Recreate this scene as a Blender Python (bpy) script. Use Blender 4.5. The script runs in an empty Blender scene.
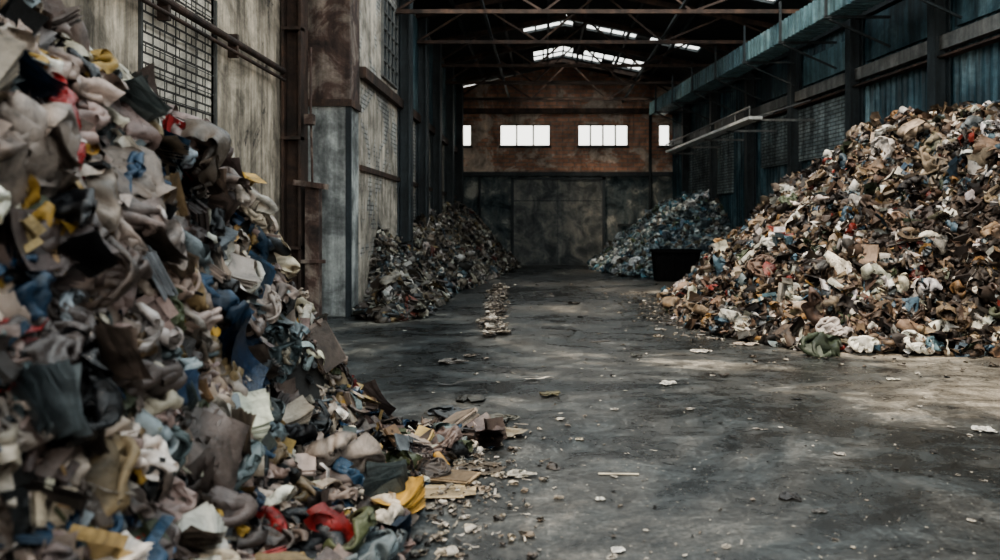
import bpy, bmesh, math, random, time
import numpy as np
from mathutils import Vector, Matrix, noise, Euler
random.seed(7); rng=np.random.default_rng(7)
S=bpy.context.scene
COL=S.collection
T0=time.time()

# ---------------------------------------------------------------- materials
def nt(name):
    m=bpy.data.materials.new(name); m.use_nodes=True
    t=m.node_tree; t.nodes.clear()
    o=t.nodes.new('ShaderNodeOutputMaterial'); b=t.nodes.new('ShaderNodeBsdfPrincipled')
    t.links.new(b.outputs[0],o.inputs[0]); return m,t,b
def coords(t,scale=(1,1,1)):
    c=t.nodes.new('ShaderNodeTexCoord'); m=t.nodes.new('ShaderNodeMapping'); m.inputs['Scale'].default_value=scale
    t.links.new(c.outputs['Object'],m.inputs[0]); return m.outputs[0]
def noise_n(t,vec,scale,detail=6,rough=.6,dist=0):
    n=t.nodes.new('ShaderNodeTexNoise'); n.inputs['Scale'].default_value=scale; n.inputs['Detail'].default_value=detail
    n.inputs['Roughness'].default_value=rough; n.inputs['Distortion'].default_value=dist
    t.links.new(vec,n.inputs['Vector']); return n.outputs['Fac']
def ramp(t,fac,stops,interp='LINEAR'):
    r=t.nodes.new('ShaderNodeValToRGB'); r.color_ramp.interpolation=interp
    e=r.color_ramp.elements
    while len(e)<len(stops): e.new(.5)
    for i,(p,c) in enumerate(stops):
        e[i].position=p; e[i].color=(c[0],c[1],c[2],1) if not isinstance(c,(int,float)) else (c,c,c,1)
    t.links.new(fac,r.inputs[0]); return r.outputs[0]
def mix(t,f,a,b,mode='MIX'):
    m=t.nodes.new('ShaderNodeMix'); m.data_type='RGBA'; m.blend_type=mode
    for s,v in ((0,f),(6,a),(7,b)):
        if isinstance(v,bpy.types.NodeSocket): t.links.new(v,m.inputs[s])
        else: m.inputs[s].default_value = v if s==0 else (v[0],v[1],v[2],1)
    return m.outputs[2]
def bump(t,b,h,st=.4,dist=.03):
    n=t.nodes.new('ShaderNodeBump'); n.inputs['Strength'].default_value=st; n.inputs['Distance'].default_value=dist
    t.links.new(h,n.inputs['Height']); t.links.new(n.outputs[0],b.inputs['Normal'])
def stained(name,stops,scale=1.0,vec=(1,1,1),rough=.85,bst=.4,streak=.5,metal=0,fine=12,spec=.5):
    m,t,b=nt(name); v=coords(t,vec)
    c=ramp(t,noise_n(t,v,scale,8,.65,.6),stops)
    v2=coords(t,(3,3,.35)); s=ramp(t,noise_n(t,v2,1.6,5,.6),[(.38,1-streak),(.62,1.0)])
    c=mix(t,1.0,c,s,'MULTIPLY')
    f=noise_n(t,coords(t),fine,6,.7); c=mix(t,.6,c,ramp(t,f,[(.3,.5),(.7,1.25)]),'MULTIPLY')
    t.links.new(c,b.inputs['Base Color']); b.inputs['Roughness'].default_value=rough; b.inputs['Metallic'].default_value=metal
    b.inputs['Specular IOR Level'].default_value=spec
    bump(t,b,f,bst); return m
def brick_mat(name,c1,c2,mortar,plaster,cover,axis='x',rough=.9,streak=.65,bs=1.0):
    m,t,b=nt(name)
    c=t.nodes.new('ShaderNodeTexCoord'); sp=t.nodes.new('ShaderNodeSeparateXYZ'); cb=t.nodes.new('ShaderNodeCombineXYZ')
    t.links.new(c.outputs['Object'],sp.inputs[0])
    t.links.new(sp.outputs[0 if axis=='x' else 1],cb.inputs[0]); t.links.new(sp.outputs[2],cb.inputs[1])
    br=t.nodes.new('ShaderNodeTexBrick'); br.inputs['Scale'].default_value=bs
    br.inputs['Brick Width'].default_value=.26; br.inputs['Row Height'].default_value=.09; br.inputs['Mortar Size'].default_value=.012
    br.inputs['Color1'].default_value=(*c1,1); br.inputs['Color2'].default_value=(*c2,1); br.inputs['Mortar'].default_value=(*mortar,1)
    t.links.new(cb.outputs[0],br.inputs[0])
    v=coords(t)
    n=noise_n(t,v,.7,8,.7,.8)
    pl=ramp(t,noise_n(t,v,2.2,8,.7,.4),[(.3,[p*.4 for p in plaster]),(.5,plaster),(.75,[min(1,p*1.3) for p in plaster])])
    k=ramp(t,n,[(cover-.02,0),(cover+.02,1)])
    col=mix(t,k,pl,br.outputs[0])
    v2=coords(t,(3,3,.3)); s=ramp(t,noise_n(t,v2,1.5,6,.65),[(.38,1-streak),(.62,1.0)])
    col=mix(t,1.0,col,s,'MULTIPLY')
    blot=ramp(t,noise_n(t,v,.6,8,.75,1.0),[(.4,.45),(.6,1.15)]); col=mix(t,1.0,col,blot,'MULTIPLY')
    t.links.new(col,b.inputs['Base Color']); b.inputs['Roughness'].default_value=rough
    bump(t,b,noise_n(t,v,14,6,.7),.4); return m

M_plaster_l=brick_mat('plaster_left',(.30,.25,.2),(.22,.18,.15),(.12,.11,.1),(.66,.56,.44),.63,'y')
M_plaster_f=brick_mat('plaster_far',(.68,.66,.62),(.50,.49,.46),(.16,.16,.15),(.70,.62,.52),.52,'y',streak=.5)
M_back_up=brick_mat('brick_back',(.66,.34,.22),(.46,.25,.18),(.32,.27,.23),(.68,.55,.45),.47,'x',streak=.2,bs=.55)
M_back_lo=stained('plaster_back_dark',[(.38,(.03,.047,.055)),(.47,(.10,.13,.138)),(.56,(.18,.20,.198)),(.64,(.50,.50,.45))],1.5,streak=.3,bst=.8)
M_door=stained('door_dark',[(.38,(.06,.07,.072)),(.5,(.14,.15,.146)),(.62,(.27,.265,.235))],1.8,rough=.6,streak=.25)
M_brick_r=brick_mat('brick_right',(.40,.46,.45),(.24,.29,.30),(.09,.10,.10),(.25,.33,.34),.4,'y')
M_teal=stained('teal_sheet',[(.34,(.018,.052,.070)),(.5,(.058,.125,.155)),(.66,(.20,.30,.33))],.8,rough=.5,streak=.75,bst=.2)
M_duct=stained('duct_teal',[(.3,(.08,.15,.17)),(.55,(.17,.29,.33)),(.75,(.36,.48,.50))],1.2,rough=.45,streak=.5,bst=.15)
M_rust=stained('rusty_steel',[(.3,(.03,.024,.02)),(.5,(.075,.047,.036)),(.72,(.16,.09,.06))],2.0,rough=.75)
M_rustm=stained('rust_brown_paint',[(.36,(.04,.03,.027)),(.5,(.13,.08,.065)),(.62,(.38,.31,.26))],1.6,rough=.8)
M_dark=stained('dark_steel',[(.3,(.018,.026,.031)),(.6,(.045,.06,.068)),(.8,(.10,.115,.12))],1.5,rough=.6)
M_grey=stained('grey_steel',[(.3,(.12,.13,.13)),(.6,(.24,.24,.23)),(.8,(.36,.35,.31))],1.5,rough=.55)
M_pier=stained('pier_concrete',[(.36,(.15,.155,.15)),(.5,(.36,.375,.365)),(.62,(.68,.70,.67))],1.3,rough=.9)
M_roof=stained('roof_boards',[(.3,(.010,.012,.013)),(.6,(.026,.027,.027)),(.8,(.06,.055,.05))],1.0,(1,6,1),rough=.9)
M_frame=stained('window_frame',[(.3,(.05,.05,.05)),(.7,(.12,.12,.11))],3)
M_white=stained('pale_metal',[(.3,(.5,.52,.52)),(.7,(.8,.81,.79))],3,rough=.4,streak=.2)
M_bin=stained('black_plastic',[(.3,(.002,.002,.0025)),(.7,(.005,.005,.006))],3,rough=.8,spec=.15,bst=.1)

def floor_mat():
    m,t,b=nt('worn_concrete_floor'); v=coords(t)
    big=noise_n(t,v,.30,10,.68,.6)
    vm=t.nodes.new('ShaderNodeVectorMath'); vm.operation='DISTANCE'; vm.inputs[1].default_value=(4.3,8.3,0); t.links.new(v,vm.inputs[0])  # soft bright pool of light painted into the floor colour around this point
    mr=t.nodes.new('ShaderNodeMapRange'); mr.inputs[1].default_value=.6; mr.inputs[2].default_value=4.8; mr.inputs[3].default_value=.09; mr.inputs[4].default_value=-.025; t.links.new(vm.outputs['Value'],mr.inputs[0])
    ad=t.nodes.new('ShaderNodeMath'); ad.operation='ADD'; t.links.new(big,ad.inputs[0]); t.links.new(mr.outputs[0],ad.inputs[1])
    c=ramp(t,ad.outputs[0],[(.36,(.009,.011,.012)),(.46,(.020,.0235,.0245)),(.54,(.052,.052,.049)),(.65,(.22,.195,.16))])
    vs=coords(t,(.8,1.1,1)); med=noise_n(t,vs,2.0,13,.78,.5)
    c=mix(t,.9,c,ramp(t,med,[(.40,.38),(.5,.95),(.60,2.0)]),'MULTIPLY')
    fine=noise_n(t,v,30,9,.82)
    c=mix(t,.9,c,ramp(t,fine,[(.37,.35),(.5,1.0),(.62,2.0)]),'MULTIPLY')
    va=coords(t,(10,.9,1)); sc=noise_n(t,va,1.1,6,.7,1.6); c=mix(t,.55,c,ramp(t,sc,[(.38,.5),(.45,1.0),(.6,1.0),(.68,2.1)]),'MULTIPLY')
    sp=noise_n(t,v,36,2,.5); spk=ramp(t,sp,[(.70,0),(.72,1)])
    c=mix(t,spk,c,(.36,.34,.30))
    t.links.new(c,b.inputs['Base Color'])
    r=ramp(t,mix(t,.5,med,big),[(.43,.18),(.56,.5)]); t.links.new(r,b.inputs['Roughness'])
    b.inputs['Specular IOR Level'].default_value=.5
    bump(t,b,fine,.4,.006); return m
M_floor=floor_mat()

def trash_mat():
    m,t,b=nt('mixed_refuse'); v=coords(t)
    a=t.nodes.new('ShaderNodeAttribute'); a.attribute_name='Col'
    n=noise_n(t,v,6,9,.7,.8)
    c=mix(t,.85,a.outputs['Color'],ramp(t,n,[(.36,.3),(.5,.95),(.64,1.35)]),'MULTIPLY')
    t.links.new(c,b.inputs['Base Color'])
    mr=t.nodes.new('ShaderNodeMapRange'); mr.inputs[3].default_value=.7; mr.inputs[4].default_value=.10
    t.links.new(a.outputs['Alpha'],mr.inputs[0]); t.links.new(mr.outputs[0],b.inputs['Roughness'])
    b.inputs['Specular IOR Level'].default_value=.55
    bump(t,b,noise_n(t,v,30,5,.65,1.8),.5,.015); return m
M_trash=trash_mat()

# ---------------------------------------------------------------- geometry helpers
class MB:
    def __init__(s): s.v=[];s.f=[]
    def box(s,a,b):
        x0,y0,z0=a;x1,y1,z1=b;k=len(s.v)
        s.v+=[(x0,y0,z0),(x1,y0,z0),(x1,y1,z0),(x0,y1,z0),(x0,y0,z1),(x1,y0,z1),(x1,y1,z1),(x0,y1,z1)]
        s.f+=[tuple(k+i for i in q) for q in ((0,3,2,1),(4,5,6,7),(0,1,5,4),(1,2,6,5),(2,3,7,6),(3,0,4,7))]; return s
    def bar(s,p,q,w,h=None):
        h=h or w; p=Vector(p);q=Vector(q);d=(q-p).normalized()
        up=Vector((0,0,1)) if abs(d.z)<.95 else Vector((0,1,0))
        r=d.cross(up).normalized()*w/2; u=r.cross(d).normalized()*h/2;k=len(s.v)
        for c in (p,q):
            for a,b in((-1,-1),(1,-1),(1,1),(-1,1)): s.v.append(tuple(c+r*a+u*b))
        s.f+=[tuple(k+i for i in f) for f in ((0,1,2,3),(7,6,5,4),(0,4,5,1),(1,5,6,2),(2,6,7,3),(3,7,4,0))]; return s
    def tube(s,p,q,r,n=12):
        p=Vector(p);q=Vector(q);d=(q-p).normalized()
        up=Vector((0,0,1)) if abs(d.z)<.95 else Vector((0,1,0))
        a=d.cross(up).normalized();b=a.cross(d);k=len(s.v)
        for c in(p,q):
            for i in range(n):
                t=2*math.pi*i/n; s.v.append(tuple(c+(a*math.cos(t)+b*math.sin(t))*r))
        for i in range(n): j=(i+1)%n; s.f.append((k+i,k+j,k+n+j,k+n+i))
        s.f.append(tuple(k+i for i in range(n))[::-1]); s.f.append(tuple(k+n+i for i in range(n))); return s
    def obj(s,name,mat,parent=None,bev=0):
        me=bpy.data.meshes.new(name); me.from_pydata(s.v,[],s.f); me.update()
        bm=bmesh.new(); bm.from_mesh(me); bmesh.ops.recalc_face_normals(bm,faces=bm.faces); bm.to_mesh(me); bm.free()
        o=bpy.data.objects.new(name,me); COL.objects.link(o); me.materials.append(mat)
        if parent: o.parent=parent
        if bev:
            b=o.modifiers.new('b','BEVEL'); b.width=bev; b.segments=2; b.limit_method='ANGLE'
        return o
def empty(name):
    o=bpy.data.objects.new(name,None); COL.objects.link(o); return o

YB=32.0; XL1=-4.35; XL2=-3.4; YP=13.9
def wx(y): return 8.78-.115*y
def zr(x): return 8.0-.2*abs(x-.65)

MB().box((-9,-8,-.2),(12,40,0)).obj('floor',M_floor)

# ---------- left wall
wl=empty('wall_left')
m=MB(); wy0,wy1,wz0,wz1=8.6,10.5,2.55,4.55
zt=7.0
m.box((XL1-.35,-6,0),(XL1,wy0,zt)).box((XL1-.35,wy1,0),(XL1,14.6,zt)).box((XL1-.35,wy0,0),(XL1,wy1,wz0)).box((XL1-.35,wy0,wz1),(XL1,wy1,zt))
m.obj('near_plaster',M_plaster_l,wl)
m=MB(); m.box((XL2-.35,YP+.7,0),(XL2,YB,zr(XL2)-.02)); m.obj('far_plaster',M_plaster_f,wl)
w=empty('window_1')
m=MB(); m.box((XL1-.3,wy0,wz0),(XL1-.03,wy1,wz1)); m.obj('brick_infill',brick_mat('brick_win',(.88,.80,.68),(.76,.69,.58),(.07,.06,.055),(.2,.2,.2),.15,'y',streak=.3,bs=.8),w)
m=MB()
for i in range(8):
    y=wy0+(wy1-wy0)*i/7; m.box((XL1,y-.005,wz0),(XL1+.01,y+.005,wz1))
for i in range(9):
    z=wz0+(wz1-wz0)*i/8; m.box((XL1,wy0,z-.005),(XL1+.01,wy1,z+.005))
m.box((XL1-.03,wy0-.04,wz0-.05),(XL1+.03,wy1+.04,wz0)).box((XL1-.03,wy0-.05,wz0),(XL1+.03,wy0,wz1)).box((XL1-.03,wy1,wz0),(XL1+.03,wy1+.05,wz1))
m.obj('steel_grid',M_frame,w)
m=MB(); m.tube((XL1+.1,-4,4.15),(XL1+.1,13.0,4.1),.05).tube((XL1+.12,6,3.98),(XL1+.12,13.0,3.95),.025)
for y in range(-3,13,2): m.box((XL1,y-.03,3.9),(XL1+.13,y+.03,4.22))
m.obj('wall_pipe',M_rust)
p=empty('concrete_pier')
MB().box((XL1+.02,YP,0),(XL2,YP+.7,3.75)).obj('lower_pier',M_pier,p,.02)
MB().box((XL1+.02,YP-.02,3.75),(XL2+.02,YP+.7,6.9)).obj('upper_pier',M_rustm,p,.02)
MB().box((XL1+.02,YP-.05,3.66),(XL2+.05,YP+.7,3.78)).obj('pier_band',M_rust,p)
MB().box((XL2-.06,YP-.02,0),(XL2+.03,YP+.05,3.7)).obj('corner_guard',M_dark,p)
m=MB(); m.box((XL1+.03,13.1,0),(XL1+.07,13.5,6.8)).box((XL1+.31,13.1,0),(XL1+.35,13.5,6.8)).box((XL1+.06,13.28,0),(XL1+.32,13.32,6.8)).box((XL1,13.0,0),(XL1+.4,13.6,.03))
for z in (1.2,3.0,4.8): m.box((XL1+.03,13.08,z),(XL1+.35,13.3,z+.05))
m.obj('steel_column',M_rust)
m=MB(); m.box((-3.95,13.15,0),(-3.72,13.35,2.25)).bar((-4.12,13.1,2.3),(-3.55,13.1,2.22),.07,.09).tube((-3.85,13.25,2.2),(-3.88,13.25,3.5),.02).tube((-3.88,13.25,3.5),(-3.95,13.5,4.6),.02)
m.box((-3.95,13.1,3.25),(-3.8,13.25,3.42)).box((-3.98,13.08,0),(-3.65,13.4,.06)).bar((-4.0,13.12,1.0),(-3.6,13.12,1.0),.05,.06)
m.obj('rusty_post',M_rustm,None,.008)
for y in (18.6,21.2,23.9,27.2,30.2):
    m=MB(); x=XL2
    m.box((x,y-.2,0),(x+.04,y+.2,zr(x)-.1)).box((x+.26,y-.2,0),(x+.30,y+.2,zr(x)-.1)).box((x+.04,y-.03,0),(x+.26,y+.03,zr(x)-.1)).box((x,y-.24,0),(x+.34,y+.24,.04))
    m.obj('steel_column',M_dark)
m=MB(); m.box((XL2,YP+.75,4.3),(XL2+.12,31.9,4.5)); m.obj('trim_1',M_rust)
m=MB(); m.box((XL2,YP+.75,2.6),(XL2+.05,31.9,2.7)); m.obj('trim_2',M_rust)
m=MB()
for i in range(140):
    y=18.9+i*.093
    m.box((XL2,y,4.52),(XL2+.03+.02*(i%2),y+.093,7.0))
m.obj('dark_cladding',M_teal,wl)
w=empty('window_2'); m=MB(); m.box((XL2,16.6,4.7),(XL2+.02,18.2,6.4)); m.obj('dark_panes',M_dark,w)
m=MB()
for i in range(5): y=16.6+1.6*i/4; m.box((XL2+.0,y-.02,4.7),(XL2+.06,y+.02,6.4))
for i in range(6): z=4.7+1.7*i/5; m.box((XL2+.0,16.6,z-.02),(XL2+.06,18.2,z+.02))
m.obj('sash_bars',M_grey,w)

# ---------- back wall
wb=empty('wall_back')
wins=[(-3.3,-2.95,4.76,5.62,1),(-1.8,.2,4.76,5.62,3),(1.32,3.32,4.76,5.62,4),(4.55,5.0,4.76,5.62,1)]
m=MB(); x=-3.75
for a,b,z0,z1,n in wins:
    m.box((x,YB,3.65),(a,YB+.35,7.0)); m.box((a,YB,3.65),(b,YB+.35,z0)); m.box((a,YB,z1),(b,YB+.35,7.0)); x=b
m.box((x,YB,3.65),(5.6,YB+.35,7.0))
k=len(m.v); m.v+=[(-3.75,YB,7.0),(5.6,YB,7.0),(.65,YB,8.0),(-3.75,YB+.35,7.0),(5.6,YB+.35,7.0),(.65,YB+.35,8.0)]
m.f+=[(k,k+1,k+2),(k+5,k+4,k+3),(k,k+3,k+4,k+1),(k+1,k+4,k+5,k+2),(k+2,k+5,k+3,k)]
m.obj('brick_upper',M_back_up,wb)
MB().box((-3.75,YB,0),(5.6,YB+.35,3.65)).obj('dark_lower',M_back_lo,wb)
MB().box((-3.4,YB-.12,3.55),(5.1,YB,3.72)).obj('trim_3',M_dark)
MB().box((-3.4,YB-.15,6.05),(5.1,YB,6.25)).obj('trim_4',M_rust)
d=empty('door_1')
m=MB(); m.box((-1.24,YB-.1,0),(2.28,YB-.04,3.42)); m.obj('door_panel',M_door,d)
m=MB(); m.box((-1.36,YB-.14,0),(-1.24,YB,3.5)).box((2.28,YB-.14,0),(2.4,YB,3.5)).box((-1.36,YB-.14,3.4),(2.4,YB,3.5)).box((.5,YB-.104,0),(.515,YB-.1,3.4)).box((-1.24,YB-.106,2.55),(2.28,YB-.1,2.58))
m.obj('door_frame',M_dark,d)
for i,(a,b,z0,z1,n) in enumerate(wins):
    m=MB(); t=.035
    m.box((a,YB+.02,z0),(b,YB+.12,z0+t)).box((a,YB+.02,z1-t),(b,YB+.12,z1))
    for j in range(n+1):
        xx=a+(b-a)*j/n; m.box((xx-t*.8,YB+.02,z0),(xx+t*.8,YB+.12,z1))
    m.box((a-.05,YB-.06,z0-.08),(b+.05,YB+.02,z0))
    m.obj('window_%d'%(i+3),M_frame)
m=MB(); m.tube((4.2,YB-.1,0),(4.2,YB-.1,6.0),.06).tube((-2.6,YB-.1,0),(-2.6,YB-.1,3.5),.05).bar((2.9,YB-.08,1.6),(4.0,YB-.08,1.6),.1); m.obj('wall_pipe',M_dark)

# ---------- right wall corrugated
wr=empty('wall_right')
m=MB(); ys=np.arange(-6,YB+.001,.05)
prof=[0,.0,.04,.04]
for i,y in enumerate(ys):
    xx=wx(y)+prof[i%4]
    m.v+=[(xx,y,0),(xx,y,zr(xx)-.03)]
    if i: m.f.append((2*i-2,2*i,2*i+1,2*i-1))
m.obj('corrugated_sheet',M_teal,wr)
def slab(y0,y1,z0,z1,off0,off1,name,mat,parent=None):
    m=MB(); m.v=[(wx(y0)-off0,y0,z0),(wx(y1)-off0,y1,z0),(wx(y1)-off1,y1,z0),(wx(y0)-off1,y0,z0)]
    m.v+=[(a,b,z1) for a,b,c in m.v]; m.f=[(0,3,2,1),(4,5,6,7),(0,1,5,4),(1,2,6,5),(2,3,7,6),(3,0,4,7)]
    return m.obj(name,mat,parent)
slab(17.6,22.6,3.2,4.5,.0,.07,'brick_infill',M_brick_r,wr)
slab(25.0,29.6,2.6,4.5,.0,.07,'brick_infill_far',M_brick_r,wr)
slab(-4,31.9,4.7,4.95,.0,.16,'trim_5',M_grey)
slab(-4,31.9,4.55,4.59,.0,.20,'trim_6',M_rust)
slab(-4,31.9,6.0,6.2,.0,.14,'trim_7',M_dark)
for i,y in enumerate((11.0,14.2,17.2,20.2,23.2,26.4,29.6)):
    m=MB(); X=wx(y)
    h=zr(X)-.25
    m.box((X-.30,y-.14,0),(X-.27,y+.14,h)).box((X-.05,y-.14,0),(X-.02,y+.14,h)).box((X-.28,y-.02,0),(X-.04,y+.02,h))
    m.obj('steel_column',M_dark)
for y0,y1,z0,z1 in ((14.6,16.9,5.05,5.95),(20.6,22.9,5.05,5.95),(17.5,19.9,5.05,5.7),(11.3,13.9,5.05,5.95)):
    slab(y0,y1,z0,z1,.0,.06,'cover_panel_%d'%int(y0),M_teal if y0!=17.5 else M_duct,wr)
m=MB(); y0=13.0; n=170; step=.1
for i in range(n):
    y=y0+i*step; X=wx(y)-1.15; e=.03*(i%2)
    m.box((X-.25-e,y,5.75-e),(X+.28+e,y+step,6.15+e))
m.obj('ribbed_duct',M_duct)
m=MB()
for y in np.arange(13.5,30,2.2):
    X=wx(y)-.2; m.bar((X-1.3,y,5.68),(X,y,5.68),.05).bar((X-1.2,y,5.64),(X,y,5.1),.04).bar((X-1.26,y,5.68),(X-1.26,y,6.6),.05)
m.obj('duct_brackets',M_dark)
f=empty('service_rail')
m=MB(); m.bar((5.0,19.0,4.15),(4.45,28.4,4.2),.34,.07); m.obj('tray',M_white,f)
m=MB()
for t in (0,.25,.5,.75,1):
    y=19.2+9*t; x0=5.0-.55*t; m.bar((x0,y,4.12),(wx(y)-.1,y,4.12),.05).bar((x0,y,4.18),(wx(y)-.2,y,4.6),.035)
m.tube((4.86,19,4.4),(4.3,28.4,4.45),.025)
for t in np.linspace(0,1,9): m.tube((4.86-.56*t,19+9.4*t,4.18),(4.86-.56*t,19+9.4*t,4.43),.015,8)
m.obj('brackets',M_grey,f)

# ---------- roof
def roofq(m,x0,x1,y0,y1):
    segs=[(x0,x1)] if (x0>=.65 or x1<=.65) else [(x0,.65),(.65,x1)]
    for a,b in segs:
        k=len(m.v); m.v+=[(a,y0,zr(a)),(b,y0,zr(b)),(b,y1,zr(b)),(a,y1,zr(a))]
        m.v+=[(p,q,r+.08) for p,q,r in m.v[k:k+4]]
        m.f+=[tuple(k+i for i in f) for f in ((0,3,2,1),(4,5,6,7),(0,1,5,4),(1,2,6,5),(2,3,7,6),(3,0,4,7))]
m=MB(); XA,XB=-4.7,9.4
roofq(m,XA,-3.0,-6,14); roofq(m,6.0,XB,-6,14); roofq(m,XA,XB,14,14.6)  # roof centre out of view left open to let in soft top light
roofq(m,XA,-3.0,14.6,19.6); roofq(m,5.6,XB,14.6,19.6)
roofq(m,XA,XB,19.6,24.3); roofq(m,XA,-.7,24.3,25.7); roofq(m,4.9,XB,24.3,25.7)
roofq(m,XA,XB,25.7,28.6); roofq(m,XA,-.8,28.6,30.4); roofq(m,3.6,XB,28.6,30.4); roofq(m,XA,XB,30.4,32.4)
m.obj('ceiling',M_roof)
def sky(x0,x1,y0,y1,n,board):
    m=MB()
    for i in range(n+1):
        x=x0+(x1-x0)*i/n; m.bar((x,y0,zr(x)+.02),(x,y1,zr(x)+.02),.05,.06)
    for yy in (y0,(y0+y1)/2,y1):
        m.bar((x0,yy,zr(x0)+.02),(.65,yy,zr(.65)+.02),.05,.05); m.bar((.65,yy,zr(.65)+.02),(x1,yy,zr(x1)+.02),.05,.05)
    for i in board:
        a=x0+(x1-x0)*i/n;b=x0+(x1-x0)*(i+1)/n; yy0,yy1=(y0,(y0+y1)/2) if i%2 else ((y0+y1)/2,y1)
        if i%3==0: yy0,yy1=y0,y1
        m.v+=[(a,yy0,zr(a)+.04),(b,yy0,zr(b)+.04),(b,yy1,zr(b)+.04),(a,yy1,zr(a)+.04)]; k=len(m.v)-4; m.f.append((k,k+1,k+2,k+3))
    m.obj('skylight',M_dark)
sky(-.7,4.9,24.3,25.7,14,(1,4,9,13)); sky(-.8,3.6,28.6,30.4,12,(0,5,8)); sky(-3,5.6,14.6,19.6,8,())  # last, widest skylight is out of view, added to brighten the hall's back
for y in (6,10,14.6,18.0,21.0,24.1,27.0,30.5):
    a=(XL1 if y<14 else XL2)+.02; b=wx(y)-.05; m=MB(); zt=6.4
    m.bar((a,y,zt),(b,y,zt),.08,.09)
    m.bar((a,y,zr(a)-.12),(.65,y,7.88),.1,.14); m.bar((.65,y,7.88),(b,y,zr(b)-.12),.1,.14)
    nn=6
    for i in range(nn):
        x0=a+(b-a)*i/nn; x1=a+(b-a)*(i+1)/nn
        m.bar((x0,y,zt),(x1,y,zr(x1)-.12) ,.05) if i%2==0 else m.bar((x0,y,zr(x0)-.12),(x1,y,zt),.05)
    m.obj('roof_truss',M_rust)
m=MB()
for x in (-2.4,-1.2,.1,1.2,2.6,4.0):
    m.bar((x,19.7,zr(x)-.06),(x,31.9,zr(x)-.06),.08,.1)
m.obj('roof_purlins',M_dark)
m=MB()
for x in (-1.4,3.1): m.bar((x,4,6.52),(x,31.9,6.52),.07,.07)
m.obj('roof_ties',M_dark)

# ---------------------------------------------------------------- refuse prototypes
def tri(fs):
    out=[]
    for f in fs:
        for i in range(1,len(f)-1): out.append((f[0],f[i],f[i+1]))
    return np.array(out,dtype=np.int32)
def P(v,f,smooth,kind,shade=None):
    v=np.array(v,float); return dict(v=v,f=tri(f),s=smooth,k=kind,sh=np.ones(len(v)) if shade is None else np.array(shade))
def cw(x): return abs(math.sin(math.pi*x))
# crumpled cloth / bag / paper: a sheet relaxed while its container shrinks around it
def crumple(n,seed,R=(.36,.3,.15),asp=1.,steps=120,iters=6,bend=.3,up=False):
    g=np.random.default_rng(seed+900); m2=int(n*asp); d=1/(n-1)
    X,Y=np.meshgrid((np.arange(n)*d-.5),(np.arange(m2)*d-.5*asp))
    Z=np.zeros_like(X)
    for _ in range(7):
        a=g.uniform(0,6.28); k=g.uniform(2,11); Z+=g.uniform(.3,1)/k*.25*np.sin((X*np.cos(a)+Y*np.sin(a))*k+g.uniform(0,6.28))
    Q=np.stack([X,Y,Z],-1); V=np.zeros_like(Q); R=np.array(R); R0=np.array([.72,.72*max(asp,.8),.30])
    def c(a,b,r,k):
        dd=b-a; L=np.sqrt((dd*dd).sum(-1,keepdims=True))+1e-9; q=(.5*k*(L-r)/L)*dd; a+=q; b-=q
    def cb(a,b,r,k):
        dd=b-a; L=np.sqrt((dd*dd).sum(-1,keepdims=True))+1e-9; q=(.5*k*np.minimum(0,(L-r))/L)*dd; a+=q; b-=q
    s2=d*math.sqrt(2)
    for s in range(steps):
        t=min(1,s/(steps*.8)); Rt=R0*(1-t)+R*t; O=Q.copy(); Q=Q+V
        if s<steps*.8: Q+=g.normal(0,d*.02,Q.shape)
        for _ in range(iters):
            c(Q[:,0:(n-1):2][:, :n//2],Q[:,1::2][:, :len(range(0,n-1,2))],d,.9)
            c(Q[:,1:n-1:2],Q[:,2::2][:, :len(range(1,n-1,2))],d,.9)
            c(Q[0:m2-1:2],Q[1::2][:len(range(0,m2-1,2))],d,.9)
            c(Q[1:m2-1:2],Q[2::2][:len(range(1,m2-1,2))],d,.9)
            c(Q[:-1,:-1],Q[1:,1:],s2,.4); c(Q[1:,:-1],Q[:-1,1:],s2,.4)
            cb(Q[:,:-2],Q[:,2:],2*d,bend); cb(Q[:-2],Q[2:],2*d,bend)
            rr=np.sqrt(((Q/Rt)**4).sum(-1,keepdims=True))**.5
            Q=np.where(rr>1,Q/rr,Q)
        V=(Q-O)*.8
    Qs=Q.copy(); Qs[1:-1,1:-1]=Q[1:-1,1:-1]*.6+.1*(Q[:-2,1:-1]+Q[2:,1:-1]+Q[1:-1,:-2]+Q[1:-1,2:]); Q=Qs
    if up:
        def ups(A):
            p=np.concatenate([A[:1],A,A[-1:]],0); mid=(-p[:-3]+9*p[1:-2]+9*p[2:-1]-p[3:])/16
            out=np.empty((2*A.shape[0]-1,)+A.shape[1:]); out[0::2]=A; out[1::2]=mid; return out
        Q=ups(Q); Q=ups(Q.swapaxes(0,1)).swapaxes(0,1)
    h,w=Q.shape[:2]; idx=np.arange(h*w).reshape(h,w)
    f=np.concatenate([np.stack([idx[:-1,:-1],idx[:-1,1:],idx[1:,1:]],-1).reshape(-1,3),np.stack([idx[:-1,:-1],idx[1:,1:],idx[1:,:-1]],-1).reshape(-1,3)]).astype(np.int32)
    v=Q.reshape(-1,3); v=v-v.mean(0); v=v/ (np.abs(v[:,:2]).max()*2)
    sh=np.ones(len(v))
    if seed%4==1:
        u=np.linspace(0,1,w)[None,:].repeat(h,0).ravel(); sh=np.where((u*7).astype(int)%2==0,1.0,.55)
    if seed%4==3:
        u=np.linspace(0,1,w)[None,:].repeat(h,0).ravel(); vv=np.linspace(0,1,h)[:,None].repeat(w,1).ravel(); sh=np.where((abs(u-.5)<.25)&(abs(vv-.5)<.2),.5,1.0)
    return dict(v=v,f=f,s=True,k='cloth',sh=sh)
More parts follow.
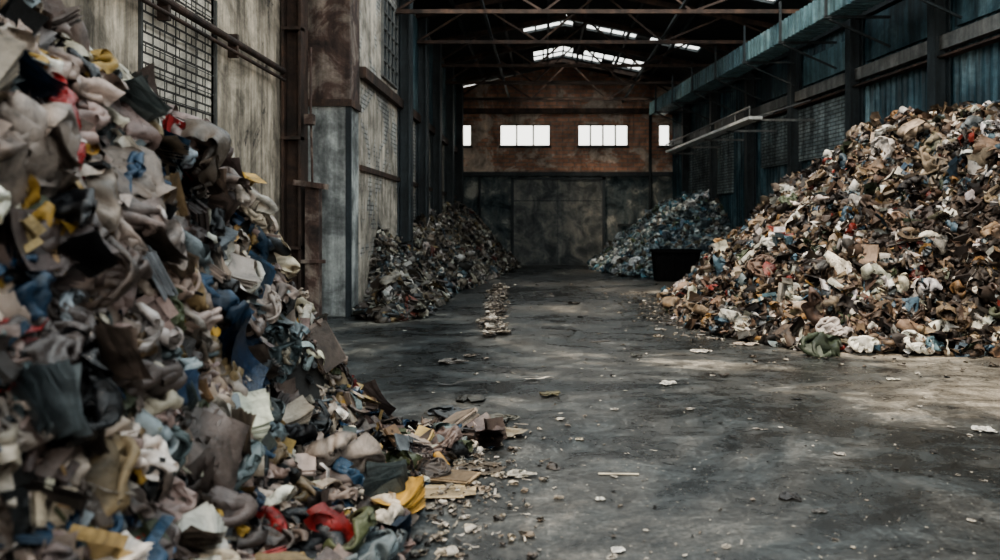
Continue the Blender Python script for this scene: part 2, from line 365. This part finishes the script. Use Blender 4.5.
def stack(k,seed,th=.03,asp=.7):
    r=random.Random(seed); m=MB(); sh=[]
    z=0
    for i in range(k):
        dx,dy=r.uniform(-.06,.06),r.uniform(-.05,.05); t=th*r.uniform(.5,1.3)
        m.box((-.5+dx,-asp/2+dy,z),(.5+dx,asp/2+dy,z+t)); z+=t; s=r.uniform(.45,1.15); sh+=[s]*8
    v=[(a,b,c-z/2) for a,b,c in m.v]
    return P(v,m.f,False,'stack',sh)
def fan(k,seed,nx=10,ny=4):
    r=random.Random(seed+40); v=[];f=[];sh=[]; b=r.uniform(.15,.5)
    for q in range(k):
        ang=(q-k/2)*.045*r.uniform(.6,1.4); dz=(q-k/2)*.022; bb=b+q*.025; s=r.uniform(.5,1.15); base=len(v)
        for j in range(ny):
            for i in range(nx):
                x=i/(nx-1)-.5;y=(j/(ny-1)-.5)*.62
                X=x*math.cos(ang)-y*math.sin(ang);Y=x*math.sin(ang)+y*math.cos(ang)
                v.append((X,Y,dz+bb*(X+.15)**2*1.4+.03*math.sin(y*9+q))); sh.append(s)
        for j in range(ny-1):
            for i in range(nx-1): a=base+j*nx+i; f.append((a,a+1,a+nx+1,a+nx))
    return P(v,f,True,'fan',sh)
def lathe(prof,n,kind,crush=0,seed=0,shp=None):
    v=[];f=[];sh=[]
    for i,(x,rad) in enumerate(prof):
        for j in range(n):
            a=2*math.pi*j/n; c=1-crush*(.5+.5*math.sin(x*9+seed))
            v.append((x-.5,math.cos(a)*rad,math.sin(a)*rad*c)); sh.append(1 if not shp else shp[i])
    for i in range(len(prof)-1):
        for j in range(n): k=(j+1)%n; f.append((i*n+j,i*n+k,(i+1)*n+k,(i+1)*n+j))
    return P(v,f,True,kind,sh)
def bottle(n,seed,cr): return lathe([(0,.0),(0,.12),(.03,.145),(.2,.14),(.4,.15),(.6,.145),(.72,.12),(.83,.055),(.88,.045),(.88,.06),(1,.06),(1,0)],n,'bottle',cr,seed,[1]*9+[.5]*3)
def can(n,seed,cr): return lathe([(.0,0),(.02,.2),(.05,.25),(.3,.24),(.5,.21),(.7,.25),(.95,.25),(.98,.21),(.97,0)],n,'can',cr,seed)
def tub(n,seed,cr): return lathe([(.1,0),(.1,.25),(.35,.29),(.75,.36),(.78,.39),(.8,.36),(.76,.34),(.4,.27),(.14,.22),(.14,0)],n,'tub',cr,seed,[1,1,1,1,1,1,.7,.5,.4,.4])
def carton(seed):
    r=random.Random(seed); h=r.uniform(.08,.3); a=.36
    sk=r.uniform(-.15,.15)
    b=[(-.5,-a),(.5,-a),(.5,a),(-.5,a)]
    v=[(x,y,-h/2) for x,y in b]+[(x+sk,y*.9+sk*.5,h/2) for x,y in b]
    f=[(0,3,2,1),(0,1,5,4),(1,2,6,5),(2,3,7,6),(3,0,4,7)]
    sh=[.7]*4+[1.0]*4
    for (i,j),(dx,dy) in [((4,5),(0,-.25)),((6,7),(0,.25)),((5,6),(.28,0)),((7,4),(-.28,0))]:
        k=len(v); up=r.uniform(-.1,.2)
        v+=[(v[i][0]+dx,v[i][1]+dy,h/2+up),(v[j][0]+dx,v[j][1]+dy,h/2+up*.6)]; sh+=[1.1]*2
        f.append((i,j,k+1,k))
    return P(v,f,False,'carton',sh)
def strip(n,seed,w=.12):
    v=[];f=[]; o=Vector((seed,seed*2.,0))
    for i in range(n):
        x=i/(n-1)-.5; z=noise.noise(Vector((x*2,0,0))+o)*.35; y=noise.noise(Vector((x*1.6,3,0))+o)*.25
        tw=noise.noise(Vector((x*2,7,1))+o)*1.5
        for s,t in ((-1,-1),(1,-1),(1,1),(-1,1)):
            a=s*w/2;b=t*.012; v.append((x,y+a*math.cos(tw)-b*math.sin(tw),z+a*math.sin(tw)+b*math.cos(tw)))
    for i in range(n-1):
        for j in range(4): k=(j+1)%4; f.append((i*4+j,i*4+k,(i+1)*4+k,(i+1)*4+j))
    f.append((0,1,2,3)); f.append(tuple(4*(n-1)+i for i in (3,2,1,0)))
    return P(v,f,False,'strip')
def plank(seed):
    r=random.Random(seed); w=r.uniform(.08,.16)
    m=MB(); m.box((-.5,-w/2,-.03),(.5,w/2,.03)); v=[(x+(.05*r.random() if x>0 else 0),y,z) for x,y,z in m.v]
    return P(v,m.f,False,'strip')
def rag(n,k,seed):
    r=random.Random(seed+70); v=[];f=[];sh=[];o=Vector((seed*3.3,seed,1)); ph=[r.random()*6 for _ in range(4)]
    for i in range(n):
        x=i/(n-1)-.5; c=Vector((x,noise.noise(Vector((x*2.,1,0))+o)*.5,noise.noise(Vector((x*2.,5,0))+o)*.2)); rr=.17*(1+.5*noise.noise(Vector((x*5,0,2))+o))*(1 if 0<i<n-1 else .3)
        for j in range(k):
            a=2*math.pi*j/k; fd=cw(a/6.283*5+ph[0]+x*1.5)*.5+cw(a/6.283*3-x*2.+ph[1])*.3; q=rr*(.45+.8*fd)
            v.append((c.x,c.y+math.cos(a)*q*1.6,c.z+math.sin(a)*q*.9)); sh.append(.4+.8*fd)
    for i in range(n-1):
        for j in range(k): b=(j+1)%k; f.append((i*k+j,i*k+b,(i+1)*k+b,(i+1)*k+j))
    return P(v,f,True,'bag',sh)
HI=dict(bag=[crumple(40,i,(.27,.24,.11),steps=110,bend=.08,up=(i%2==0)) for i in range(12)],
        sheet=[crumple(28,20+i,(.38,.32,.08),asp=.8,steps=90,bend=.3) for i in range(12)],
        paper=[crumple(18,60+i,(.5,.40,.05),asp=.7,steps=80,bend=.9,up=True) for i in range(6)],
        stack=[stack(9,i,.026) for i in range(3)]+[stack(6,9,.045,.6)],fan=[fan(12,i) for i in range(5)],
        bottle=[bottle(16,i,.3) for i in range(3)],can=[can(16,i,.3) for i in range(2)],tub=[tub(20,i,.25) for i in range(2)],
        carton=[carton(i) for i in range(5)],strip=[strip(12,i) for i in range(4)]+[plank(i) for i in range(3)],
        rag=[rag(30,28,i) for i in range(6)])
LO=dict(bag=[crumple(12,i+80,(.34,.28,.16),steps=60,bend=.2) for i in range(8)],
        sheet=[crumple(8,i+100,(.46,.38,.12),asp=.8,steps=50,bend=.5) for i in range(12)],fan=[fan(4,i,5,2) for i in range(3)],
        stack=[stack(3,i,.06) for i in range(3)],bottle=[bottle(8,i,.3) for i in range(2)],can=[can(8,i,.3) for i in range(2)],
        tub=[tub(10,i,.25) for i in range(2)],carton=[carton(i) for i in range(5)],strip=[strip(6,i) for i in range(3)]+[plank(i) for i in range(3)],
        rag=[rag(12,10,i) for i in range(4)])
print('protos',time.time()-T0)

class Pile:
    def __init__(s): s.V=[];s.F=[];s.C=[];s.S=[];s.n=0
    def add(s,v,f,col,alpha,smooth,sh=None):
        s.V.append(v); s.F.append(f+s.n); s.n+=len(v)
        c=np.empty((len(v),4)); c[:,:3]=np.array(col)[None,:]
        if sh is not None: c[:,:3]*=sh[:,None]
        c[:,3]=alpha; s.C.append(c); s.S.append(np.full(len(f),smooth))
    def item(s,p,loc,size,R,col,alpha,zoff=0):
        v=p['v']*size@R.T+np.array(loc)
        s.add(v,p['f'],col,alpha,p['s'],p['sh'])
    def finish(s,name,clampf=None,mat=None):
        V=np.concatenate(s.V);F=np.concatenate(s.F);C=np.concatenate(s.C);Sm=np.concatenate(s.S)
        V[:,2]=np.maximum(V[:,2],.004+.004*((np.arange(len(V))*7919)%5)/5)
        if clampf: V=clampf(V)
        me=bpy.data.meshes.new(name); me.vertices.add(len(V)); me.vertices.foreach_set('co',V.astype(np.float32).ravel())
        me.loops.add(F.size); me.loops.foreach_set('vertex_index',F.astype(np.int32).ravel())
        me.polygons.add(len(F)); me.polygons.foreach_set('loop_start',np.arange(0,F.size,3,dtype=np.int32))
        me.polygons.foreach_set('use_smooth',Sm.astype(bool))
        me.update(calc_edges=True)
        a=me.color_attributes.new('Col','FLOAT_COLOR','POINT'); a.data.foreach_set('color',C.astype(np.float32).ravel())
        me.materials.append(mat or M_trash)
        o=bpy.data.objects.new(name,me); COL.objects.link(o); print(name,len(V),len(F)); return o
def polydist(x,y,edge):
    d=1e9
    for (x0,y0),(x1,y1) in zip(edge[:-1],edge[1:]):
        dx,dy=x1-x0,y1-y0; t=max(0,min(1,((x-x0)*dx+(y-y0)*dy)/(dx*dx+dy*dy))); d=min(d,math.hypot(x-x0-t*dx,y-y0-t*dy))
    return d
def inside(x,y,poly):
    c=False;n=len(poly)
    for i in range(n):
        x0,y0=poly[i];x1,y1=poly[(i+1)%n]
        if (y0>y)!=(y1>y) and x<(x1-x0)*(y-y0)/(y1-y0)+x0: c=not c
    return c
def make_height(edge,closing,profile,cap,namp,seed,extra=None):
    poly=edge+closing
    def h(x,y):
        if not inside(x,y,poly): return -1
        s=polydist(x,y,edge); z=np.interp(s,[p[0] for p in profile],[p[1] for p in profile])
        if extra: z+=extra(x,y,s)
        c=np.interp(y,[p[0] for p in cap],[p[1] for p in cap])
        k=.25; hh=max(k-abs(z-c),0)/k; z=min(z,c)-hh*hh*k/4
        z+=namp*noise.noise(Vector((x*1.3,y*1.3,seed)))*min(1,s*1.5)+namp*.6*noise.noise(Vector((x*3,y*3,seed)))*min(1,s*2)
        return max(z,0)
    return h
def mound(pl,h,x0,x1,y0,y1,st,col):
    nx=int((x1-x0)/st)+1;ny=int((y1-y0)/st)+1
    v=[];ok=[]
    for j in range(ny):
        for i in range(nx):
            x=x0+i*st;y=y0+j*st;z=h(x,y); ok.append(z>=0); v.append((x,y,max(z,0)-.05+.03*noise.noise(Vector((x*6,y*6,0)))))
    f=[]
    for j in range(ny-1):
        for i in range(nx-1):
            a=j*nx+i
            if ok[a] and ok[a+1] and ok[a+nx] and ok[a+nx+1]: f+=[(a,a+1,a+nx+1),(a,a+nx+1,a+nx)]
    pl.add(np.array(v),np.array(f,dtype=np.int32),col,0,True)
def pick(w,r):
    t=r.random()*sum(w.values())
    for k,x in w.items():
        t-=x
        if t<0: return k
    return k
def scatter(pl,lib,h,x0,x1,y0,y1,n,kinds,pal,size,seed,tilt=.5,sizef=None,palf=None,dark=1.0,smax=.62):
    r=random.Random(seed); cnt=0
    for _ in range(n):
        x=r.uniform(x0,x1);y=r.uniform(y0,y1);z=h(x,y)
        if z<0: continue
        e=.08; zx=h(x+e,y);zy=h(x,y+e)
        gx=(zx-z)/e if zx>=0 else -1; gy=(zy-z)/e if zy>=0 else 0
        gx=max(-2.5,min(2.5,gx));gy=max(-2.5,min(2.5,gy))
        if r.random()> math.sqrt(1+gx*gx+gy*gy)/2.2: continue
        nrm=Vector((-gx*.6,-gy*.6,1)).normalized()
        R=nrm.to_track_quat('Z','Y').to_matrix()@Euler((r.gauss(0,tilt),r.gauss(0,tilt),r.uniform(0,6.283))).to_matrix()
        k=pick(kinds,r); p=r.choice(lib[k]); c,al=palf(x,y,z,r,k) if palf else pal[pick({i:q[2] for i,q in enumerate(pal)},r)][:2]
        b=r.uniform(.55,1.15)*dark; c=[min(.9,q*b*r.uniform(.95,1.05)) for q in c]
        al=min(1,al*r.uniform(.5,1.5))
        if k=='bag' and r.random()<.3: al=.95
        sz=size*math.exp(r.gauss(0,.33))*(sizef(x,y,z) if sizef else 1)
        sz=min(sz,smax)
        if k in('bottle','can','tub','stack','carton'): sz=min(sz*.75,.3)
        elif k=='fan': sz=min(sz,.36)
        pl.item(p,(x,y,z+r.uniform(-.12,.3)*sz),sz,np.array(R),c,al); cnt+=1
    return cnt
PF=[((.34,.26,.22),.5,20),((.20,.15,.13),.5,18),((.52,.43,.35),.4,13),((.085,.065,.058),.5,13),((.025,.06,.115),.65,12),((.14,.17,.175),.5,6),
    ((.84,.78,.69),.35,9),((.34,.022,.02),.5,2.4),((.46,.28,.06),.4,2.8),((.07,.08,.04),.4,4),((.014,.015,.017),.65,12),((.26,.175,.095),.3,7),((.32,.36,.38),.6,3.5)]
PFs=PF+[((.44,.30,.13),.3,7),((.70,.63,.52),.3,8)]
PR=[((.27,.19,.125),.3,18),((.14,.092,.065),.3,20),((.42,.335,.245),.3,11),((.045,.034,.029),.3,24),((.80,.75,.66),.3,11),((.08,.14,.19),.4,5.5),
    ((.28,.05,.035),.4,1.5),((.36,.21,.08),.3,3.5),((.09,.11,.065),.3,3),((.98,.95,.90),.3,8),((.24,.28,.29),.4,4)]
PB=[((.30,.36,.37),.4,16),((.15,.22,.26),.5,15),((.5,.54,.52),.4,13),((.75,.78,.77),.4,9),((.2,.17,.13),.3,9),((.06,.08,.09),.4,12),((.13,.28,.36),.6,7),((.15,.19,.12),.4,4)]
PL=[((.28,.235,.18),.3,15),((.15,.125,.105),.3,18),((.42,.38,.32),.3,11),((.05,.048,.045),.4,18),((.68,.65,.58),.35,9),((.11,.15,.17),.5,6),((.28,.2,.1),.3,4),((.2,.06,.04),.3,1)]

# --- foreground left
edge=[(-.62,1.4),(-.68,3.8),(-.80,4.7),(-.60,5.35),(-.32,5.8),(-.40,6.05),(-.98,6.2),(-1.6,6.35),(-2.25,6.75),(-2.9,7.35),(-4.3,8.2)]
hF=make_height(edge,[(-4.3,1.4)],[(0,.03),(.5,.12),(.74,.42),(1.14,1.65),(1.6,2.6),(4,3.2)],
   [(1.4,2.2),(2.9,2.8),(3.5,2.55),(4.2,2.15),(5,2.02),(5.8,2.0),(6.4,1.8),(7.2,1.4),(8.2,.9)],.13,3.)
pl=Pile(); mound(pl,hF,-4.3,-.2,1.4,8.2,.08,(.02,.018,.016))
K1=dict(bag=30,sheet=24,paper=14,rag=3,stack=10,fan=15,carton=3,bottle=3,tub=2,can=1,strip=4)
print(scatter(pl,HI,hF,-4.2,-.2,1.5,8.1,2100,K1,PF,.39,17,.36,sizef=lambda x,y,z:(.42+.28*z) if z<2 else 1.0,smax=.56,dark=.86))
print(scatter(pl,HI,hF,-2.8,-.5,1.9,4.6,650,K1,PF,.30,14,.42,dark=.86))
print(scatter(pl,LO,hF,-2.8,-.2,2,7.0,5000,dict(sheet=26,carton=10,strip=18,stack=16,fan=16,bottle=5,can=3,bag=8),PFs,.125,12,.5,dark=.88))
def cl(V):
    V[:,0]=np.maximum(V[:,0],-4.33); return V
pl.finish('textile_waste_pile',cl)

# --- right pile
edge=[(7.8,8.9),(6.4,9.4),(5.2,9.7),(4.2,9.9),(3.3,10.2),(2.6,11.2),(2.3,12.4),(2.25,14.5),(2.4,16.8),(3.1,18.4),(4.2,19.8),(5.4,21),(6.2,21.8)]
hR=make_height(edge,[(7.7,10)],[(0,.04),(.3,.15),(1.0,.8),(2.0,1.75),(3.2,2.75),(4.5,3.5)],
   [(9.5,3.15),(11,3.25),(12.5,3.35),(14,3.25),(15.5,3.0),(17,2.7),(18.5,2.3),(20,1.9),(22,1.0)],.28,8.,
   lambda x,y,s: .9*min(1,max(0,(x-5.4)/1.1))*min(1,s/1.6))
pl=Pile(); mound(pl,hR,2.1,7.8,8.9,22.2,.12,(.025,.018,.014))
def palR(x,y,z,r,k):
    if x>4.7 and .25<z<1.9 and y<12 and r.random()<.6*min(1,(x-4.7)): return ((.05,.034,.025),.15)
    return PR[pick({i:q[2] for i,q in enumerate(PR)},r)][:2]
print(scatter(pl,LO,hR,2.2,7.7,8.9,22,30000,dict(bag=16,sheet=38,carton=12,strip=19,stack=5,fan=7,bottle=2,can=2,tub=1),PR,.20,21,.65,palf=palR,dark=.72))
scatter(pl,HI,hR,2.2,7.7,8.9,15,440,dict(bag=16,sheet=26,paper=12),PR,.36,22,.5,dark=.85)
def cr(V):
    V[:,0]=np.minimum(V[:,0],8.78-.115*V[:,1]-.02); return V
pl.finish('mixed_waste_pile',cr)

# --- back right bluish pile
edge=[(5.2,23.6),(4.4,23.7),(3.6,23.9),(2.6,24.8),(1.9,27),(1.65,29.6),(2.0,31.7)]
hB=make_height(edge,[(5.1,31.8),(6.0,23.7)],[(0,.05),(1,.75),(2.2,1.9),(3.2,2.6)],[(23,2.5),(28,2.6),(32,2.1)],.22,5.)
pl=Pile(); mound(pl,hB,1.5,6.0,23.4,31.8,.15,(.05,.055,.055))
scatter(pl,LO,hB,1.5,6.0,23.4,31.7,14000,dict(bag=12,sheet=46,carton=10,strip=12,rag=6,bottle=4),PB,.23,31,.6,dark=1.2)
def cb(V):
    V[:,0]=np.minimum(V[:,0],8.78-.115*V[:,1]-.02); V[:,1]=np.minimum(V[:,1],31.85); return V
pl.finish('plastic_waste_pile',cb)

# --- back left piles
edge=[(-3.38,18.6),(-2.3,18.6),(-1.85,20),(-1.5,25),(-1.15,28),(-.95,30),(-1.3,31.6)]
hL=make_height(edge,[(-3.38,31.7)],[(0,.05),(.6,.5),(1.4,1.6),(2.2,2.3)],[(18.5,1.5),(21,1.9),(23,2.1),(28,2.35),(32,1.9)],.22,6.)
pl=Pile(); mound(pl,hL,-3.38,-.9,18.5,31.7,.12,(.04,.036,.032))
scatter(pl,LO,hL,-3.3,-.9,18.6,31.6,13000,dict(bag=12,sheet=44,carton=10,strip=14,rag=6,bottle=3),PL,.2,41,.6,dark=.8)
def clf(V):
    V[:,0]=np.maximum(V[:,0],-3.38); V[:,1]=np.minimum(V[:,1],31.8); return V
pl.finish('mixed_waste_pile',clf)
edge=[(-3.38,14.9),(-3.2,13.6),(-2.6,13.1),(-2.1,13.7),(-2.15,15.5),(-2.1,17.3),(-2.5,18.3)]
hN=make_height(edge,[(-3.38,18.5)],[(0,.05),(.3,.25),(.8,.95),(1.3,1.4)],[(12.9,.7),(14.5,1.1),(16,1.35),(18,1.4)],.2,9.)
pl=Pile(); mound(pl,hN,-3.38,-2.0,12.9,18.5,.1,(.035,.03,.026))
scatter(pl,LO,hN,-3.35,-2.0,12.9,18.5,5600,dict(bag=6,sheet=24,carton=16,strip=26,stack=18,fan=8,rag=4),PL,.21,51,.4,dark=.7)
pl.finish('scrap_pile',clf)

# --- floor litter
pl=Pile(); r=random.Random(5)
def flat(): return np.array(Euler((r.gauss(0,.08),r.gauss(0,.08),r.uniform(0,6.28))).to_matrix())
def put(px,py,kind,size,col,al=.2,lib=HI,sq=.35):
    d=1280/(py-225); X=(px-545)*d/800
    p=dict(r.choice(lib[kind])); v=p['v'].copy(); v[:,2]*=sq; v[:,2]-=v[:,2].min(); p['v']=v
    pl.item(p,(X,d,.004),size,np.array(Euler((0,0,r.uniform(-.6,.6))).to_matrix()),col,al)
def sc(c):
    k=r.uniform(.5,1.2); return [q*k for q in c]
for i in range(560):
    t=r.random(); y=11.4+9.6*t; x=-.75-.45*t+r.gauss(0,.10)
    pl.item(r.choice(LO[r.choice(['sheet','strip','carton'])]),(x,y,r.uniform(.01,.06)),r.uniform(.05,.14),flat(),sc(r.choice([(.34,.30,.25),(.45,.41,.36),(.16,.135,.11),(.08,.07,.065)])),.2)
for px,py,k,s,c in ((618,475,'strip',.25,(.42,.38,.30)),(520,476,'sheet',.22,(.40,.38,.33)),(550,396,'rag',.2,(.10,.09,.05)),(540,380,'strip',.3,(.5,.46,.4)),(668,384,'sheet',.22,(.62,.6,.55)),
  (636,357,'rag',.16,(.05,.05,.04)),(985,431,'sheet',.22,(.65,.64,.6)),(600,500,'sheet',.07,(.6,.6,.55)),(725,376,'rag',.12,(.05,.04,.03)),(790,498,'sheet',.15,(.02,.02,.022)),(820,512,'sheet',.1,(.06,.06,.06)),
  (452,363,'sheet',.4,(.12,.11,.10)),(462,385,'strip',.5,(.04,.04,.04)),(500,435,'carton',.22,(.22,.19,.14)),(478,470,'carton',.22,(.09,.07,.05)),(440,495,'carton',.24,(.33,.26,.16)),(618,552,'bag',.07,(.7,.7,.68)),
  (455,440,'sheet',.35,(.2,.2,.2)),(452,480,'stack',.28,(.28,.2,.12)),(470,400,'sheet',.3,(.05,.05,.045)),(574,304,'bag',.25,(.04,.035,.03)),(550,297,'sheet',.3,(.1,.1,.1)),(700,352,'sheet',.3,(.6,.56,.5)),(745,345,'sheet',.35,(.35,.3,.25)),
  (893,380,'sheet',.15,(.5,.48,.4)),(760,430,'strip',.12,(.4,.37,.33)),(600,342,'strip',.3,(.1,.09,.08)),(580,440,'sheet',.08,(.5,.45,.35)),(660,330,'sheet',.2,(.3,.28,.25)),
  (480,428,'sheet',.5,(.035,.035,.035)),(450,415,'sheet',.45,(.05,.055,.06)),(500,420,'sheet',.3,(.07,.07,.06)),(560,420,'paper',.1,(.4,.38,.33)),(690,410,'paper',.1,(.3,.28,.25)),(840,455,'paper',.09,(.35,.33,.3))):
    put(px,py,k,s,c,sq=.5 if k in('bag','rag') else .4)
for px,py,k,s,c,zz in ((788,338,'sheet',.7,(.045,.058,.035),.12),(845,328,'bag',.4,(.8,.78,.7),.15),(810,332,'sheet',.4,(.75,.72,.64),.15),(925,330,'sheet',.45,(.7,.66,.56),.2),(880,335,'sheet',.35,(.10,.17,.2),.15)):
    d=1280/(py-225)*.985; X=(px-545)*d/800
    pl.item(HI[k][3],(X,min(d,9.85),zz),s,np.array(Euler((.6,.1,r.uniform(-.5,.5))).to_matrix()),c,.4)
for i in range(2600):
    y=3.2+24*r.random()**1.5; x=r.uniform(-3.3,6)
    s=abs(r.gauss(0,.016))+.007
    if r.random()<.05: s*=2.5
    pl.item(r.choice(LO[r.choice(['sheet','carton','strip'])]),(x,y,.006),s,flat(),sc(r.choice([(.4,.37,.32),(.5,.47,.42),(.03,.03,.03),(.2,.17,.14)])),.2)
for i in range(1200):
    if r.random()<.35: x=-.65+abs(r.gauss(0,.28)); y=r.uniform(3.4,6.4)
    else:
        y=r.uniform(9.0,19); x=2.45-abs(r.gauss(0,.5)) if y>11 else r.uniform(2.4,6.8)
    pl.item(r.choice(LO[r.choice(['sheet','sheet','strip'])]),(x,y,.012),abs(r.gauss(0,.042))+.012,flat(),sc(r.choice([(.36,.32,.26),(.5,.46,.41),(.08,.07,.065),(.18,.15,.12)])),.2)
pl.finish('floor_litter')

# black bin
b=empty('waste_bin')
m=MB(); x0,x1,y0,y1=3.1,4.4,22.6,23.4
v=[(x0+.08,y0+.06,.0),(x1-.08,y0+.06,.0),(x1-.08,y1-.06,.0),(x0+.08,y1-.06,.0),(x0,y0,.88),(x1,y0,.88),(x1,y1,.88),(x0,y1,.88)]
vi=[(x0+.05,y0+.05,.88),(x1-.05,y0+.05,.88),(x1-.05,y1-.05,.88),(x0+.05,y1-.05,.88),(x0+.12,y0+.1,.1),(x1-.12,y0+.1,.1),(x1-.12,y1-.1,.1),(x0+.12,y1-.1,.1)]
m.v=v+vi; m.f=[(0,3,2,1),(0,1,5,4),(1,2,6,5),(2,3,7,6),(3,0,4,7),(4,5,9,8),(5,6,10,9),(6,7,11,10),(7,4,8,11),(8,9,13,12),(9,10,14,13),(10,11,15,14),(11,8,12,15),(12,13,14,15)]
m.obj('tub',M_bin,b)
m=MB(); m.box((x0-.04,y0-.04,.82),(x1+.04,y0,.9)).box((x0-.04,y0,.82),(x0,y1,.9)).box((x1,y0,.82),(x1+.04,y1,.9)).box((x0-.04,y1,.82),(x1+.04,y1+.04,.9))
for i in range(4): xx=x0+.2+i*.3; m.box((xx,y0-.01,.1),(xx+.05,y0+.07,.82))
m.obj('rim',M_bin,b)

# ---------------------------------------------------------------- light
W=bpy.data.worlds.new('W'); S.world=W; W.use_nodes=True; t=W.node_tree
bg=t.nodes['Background']
c=t.nodes.new('ShaderNodeTexCoord'); sp=t.nodes.new('ShaderNodeSeparateXYZ'); t.links.new(c.outputs['Generated'],sp.inputs[0])
cr_=ramp(t,sp.outputs[2],[(0.0,(1.0,.95,.84)),(.35,(.88,.94,.95)),(1,(.82,.93,.96))])
t.links.new(cr_,bg.inputs[0]); bg.inputs[1].default_value=2.7
L=bpy.data.lights.new('sun','SUN'); L.energy=4.6; L.angle=math.radians(12); L.color=(1,.82,.63)
o=bpy.data.objects.new('sun',L); COL.objects.link(o); o.rotation_euler=Euler((math.radians(20),math.radians(-16),0))

try: S.view_settings.look='AgX - Medium High Contrast'
except Exception as e: print('look',e)

cd=bpy.data.cameras.new('camera'); cd.sensor_width=36; cd.lens=28.8; cd.shift_x=-.045; cd.shift_y=-.055; cd.clip_start=.05
cd.dof.use_dof=True; cd.dof.focus_distance=8.0; cd.dof.aperture_fstop=1.5
co=bpy.data.objects.new('camera',cd); COL.objects.link(co); co.location=(0,0,1.6); co.rotation_euler=(math.pi/2,0,0)
S.camera=co
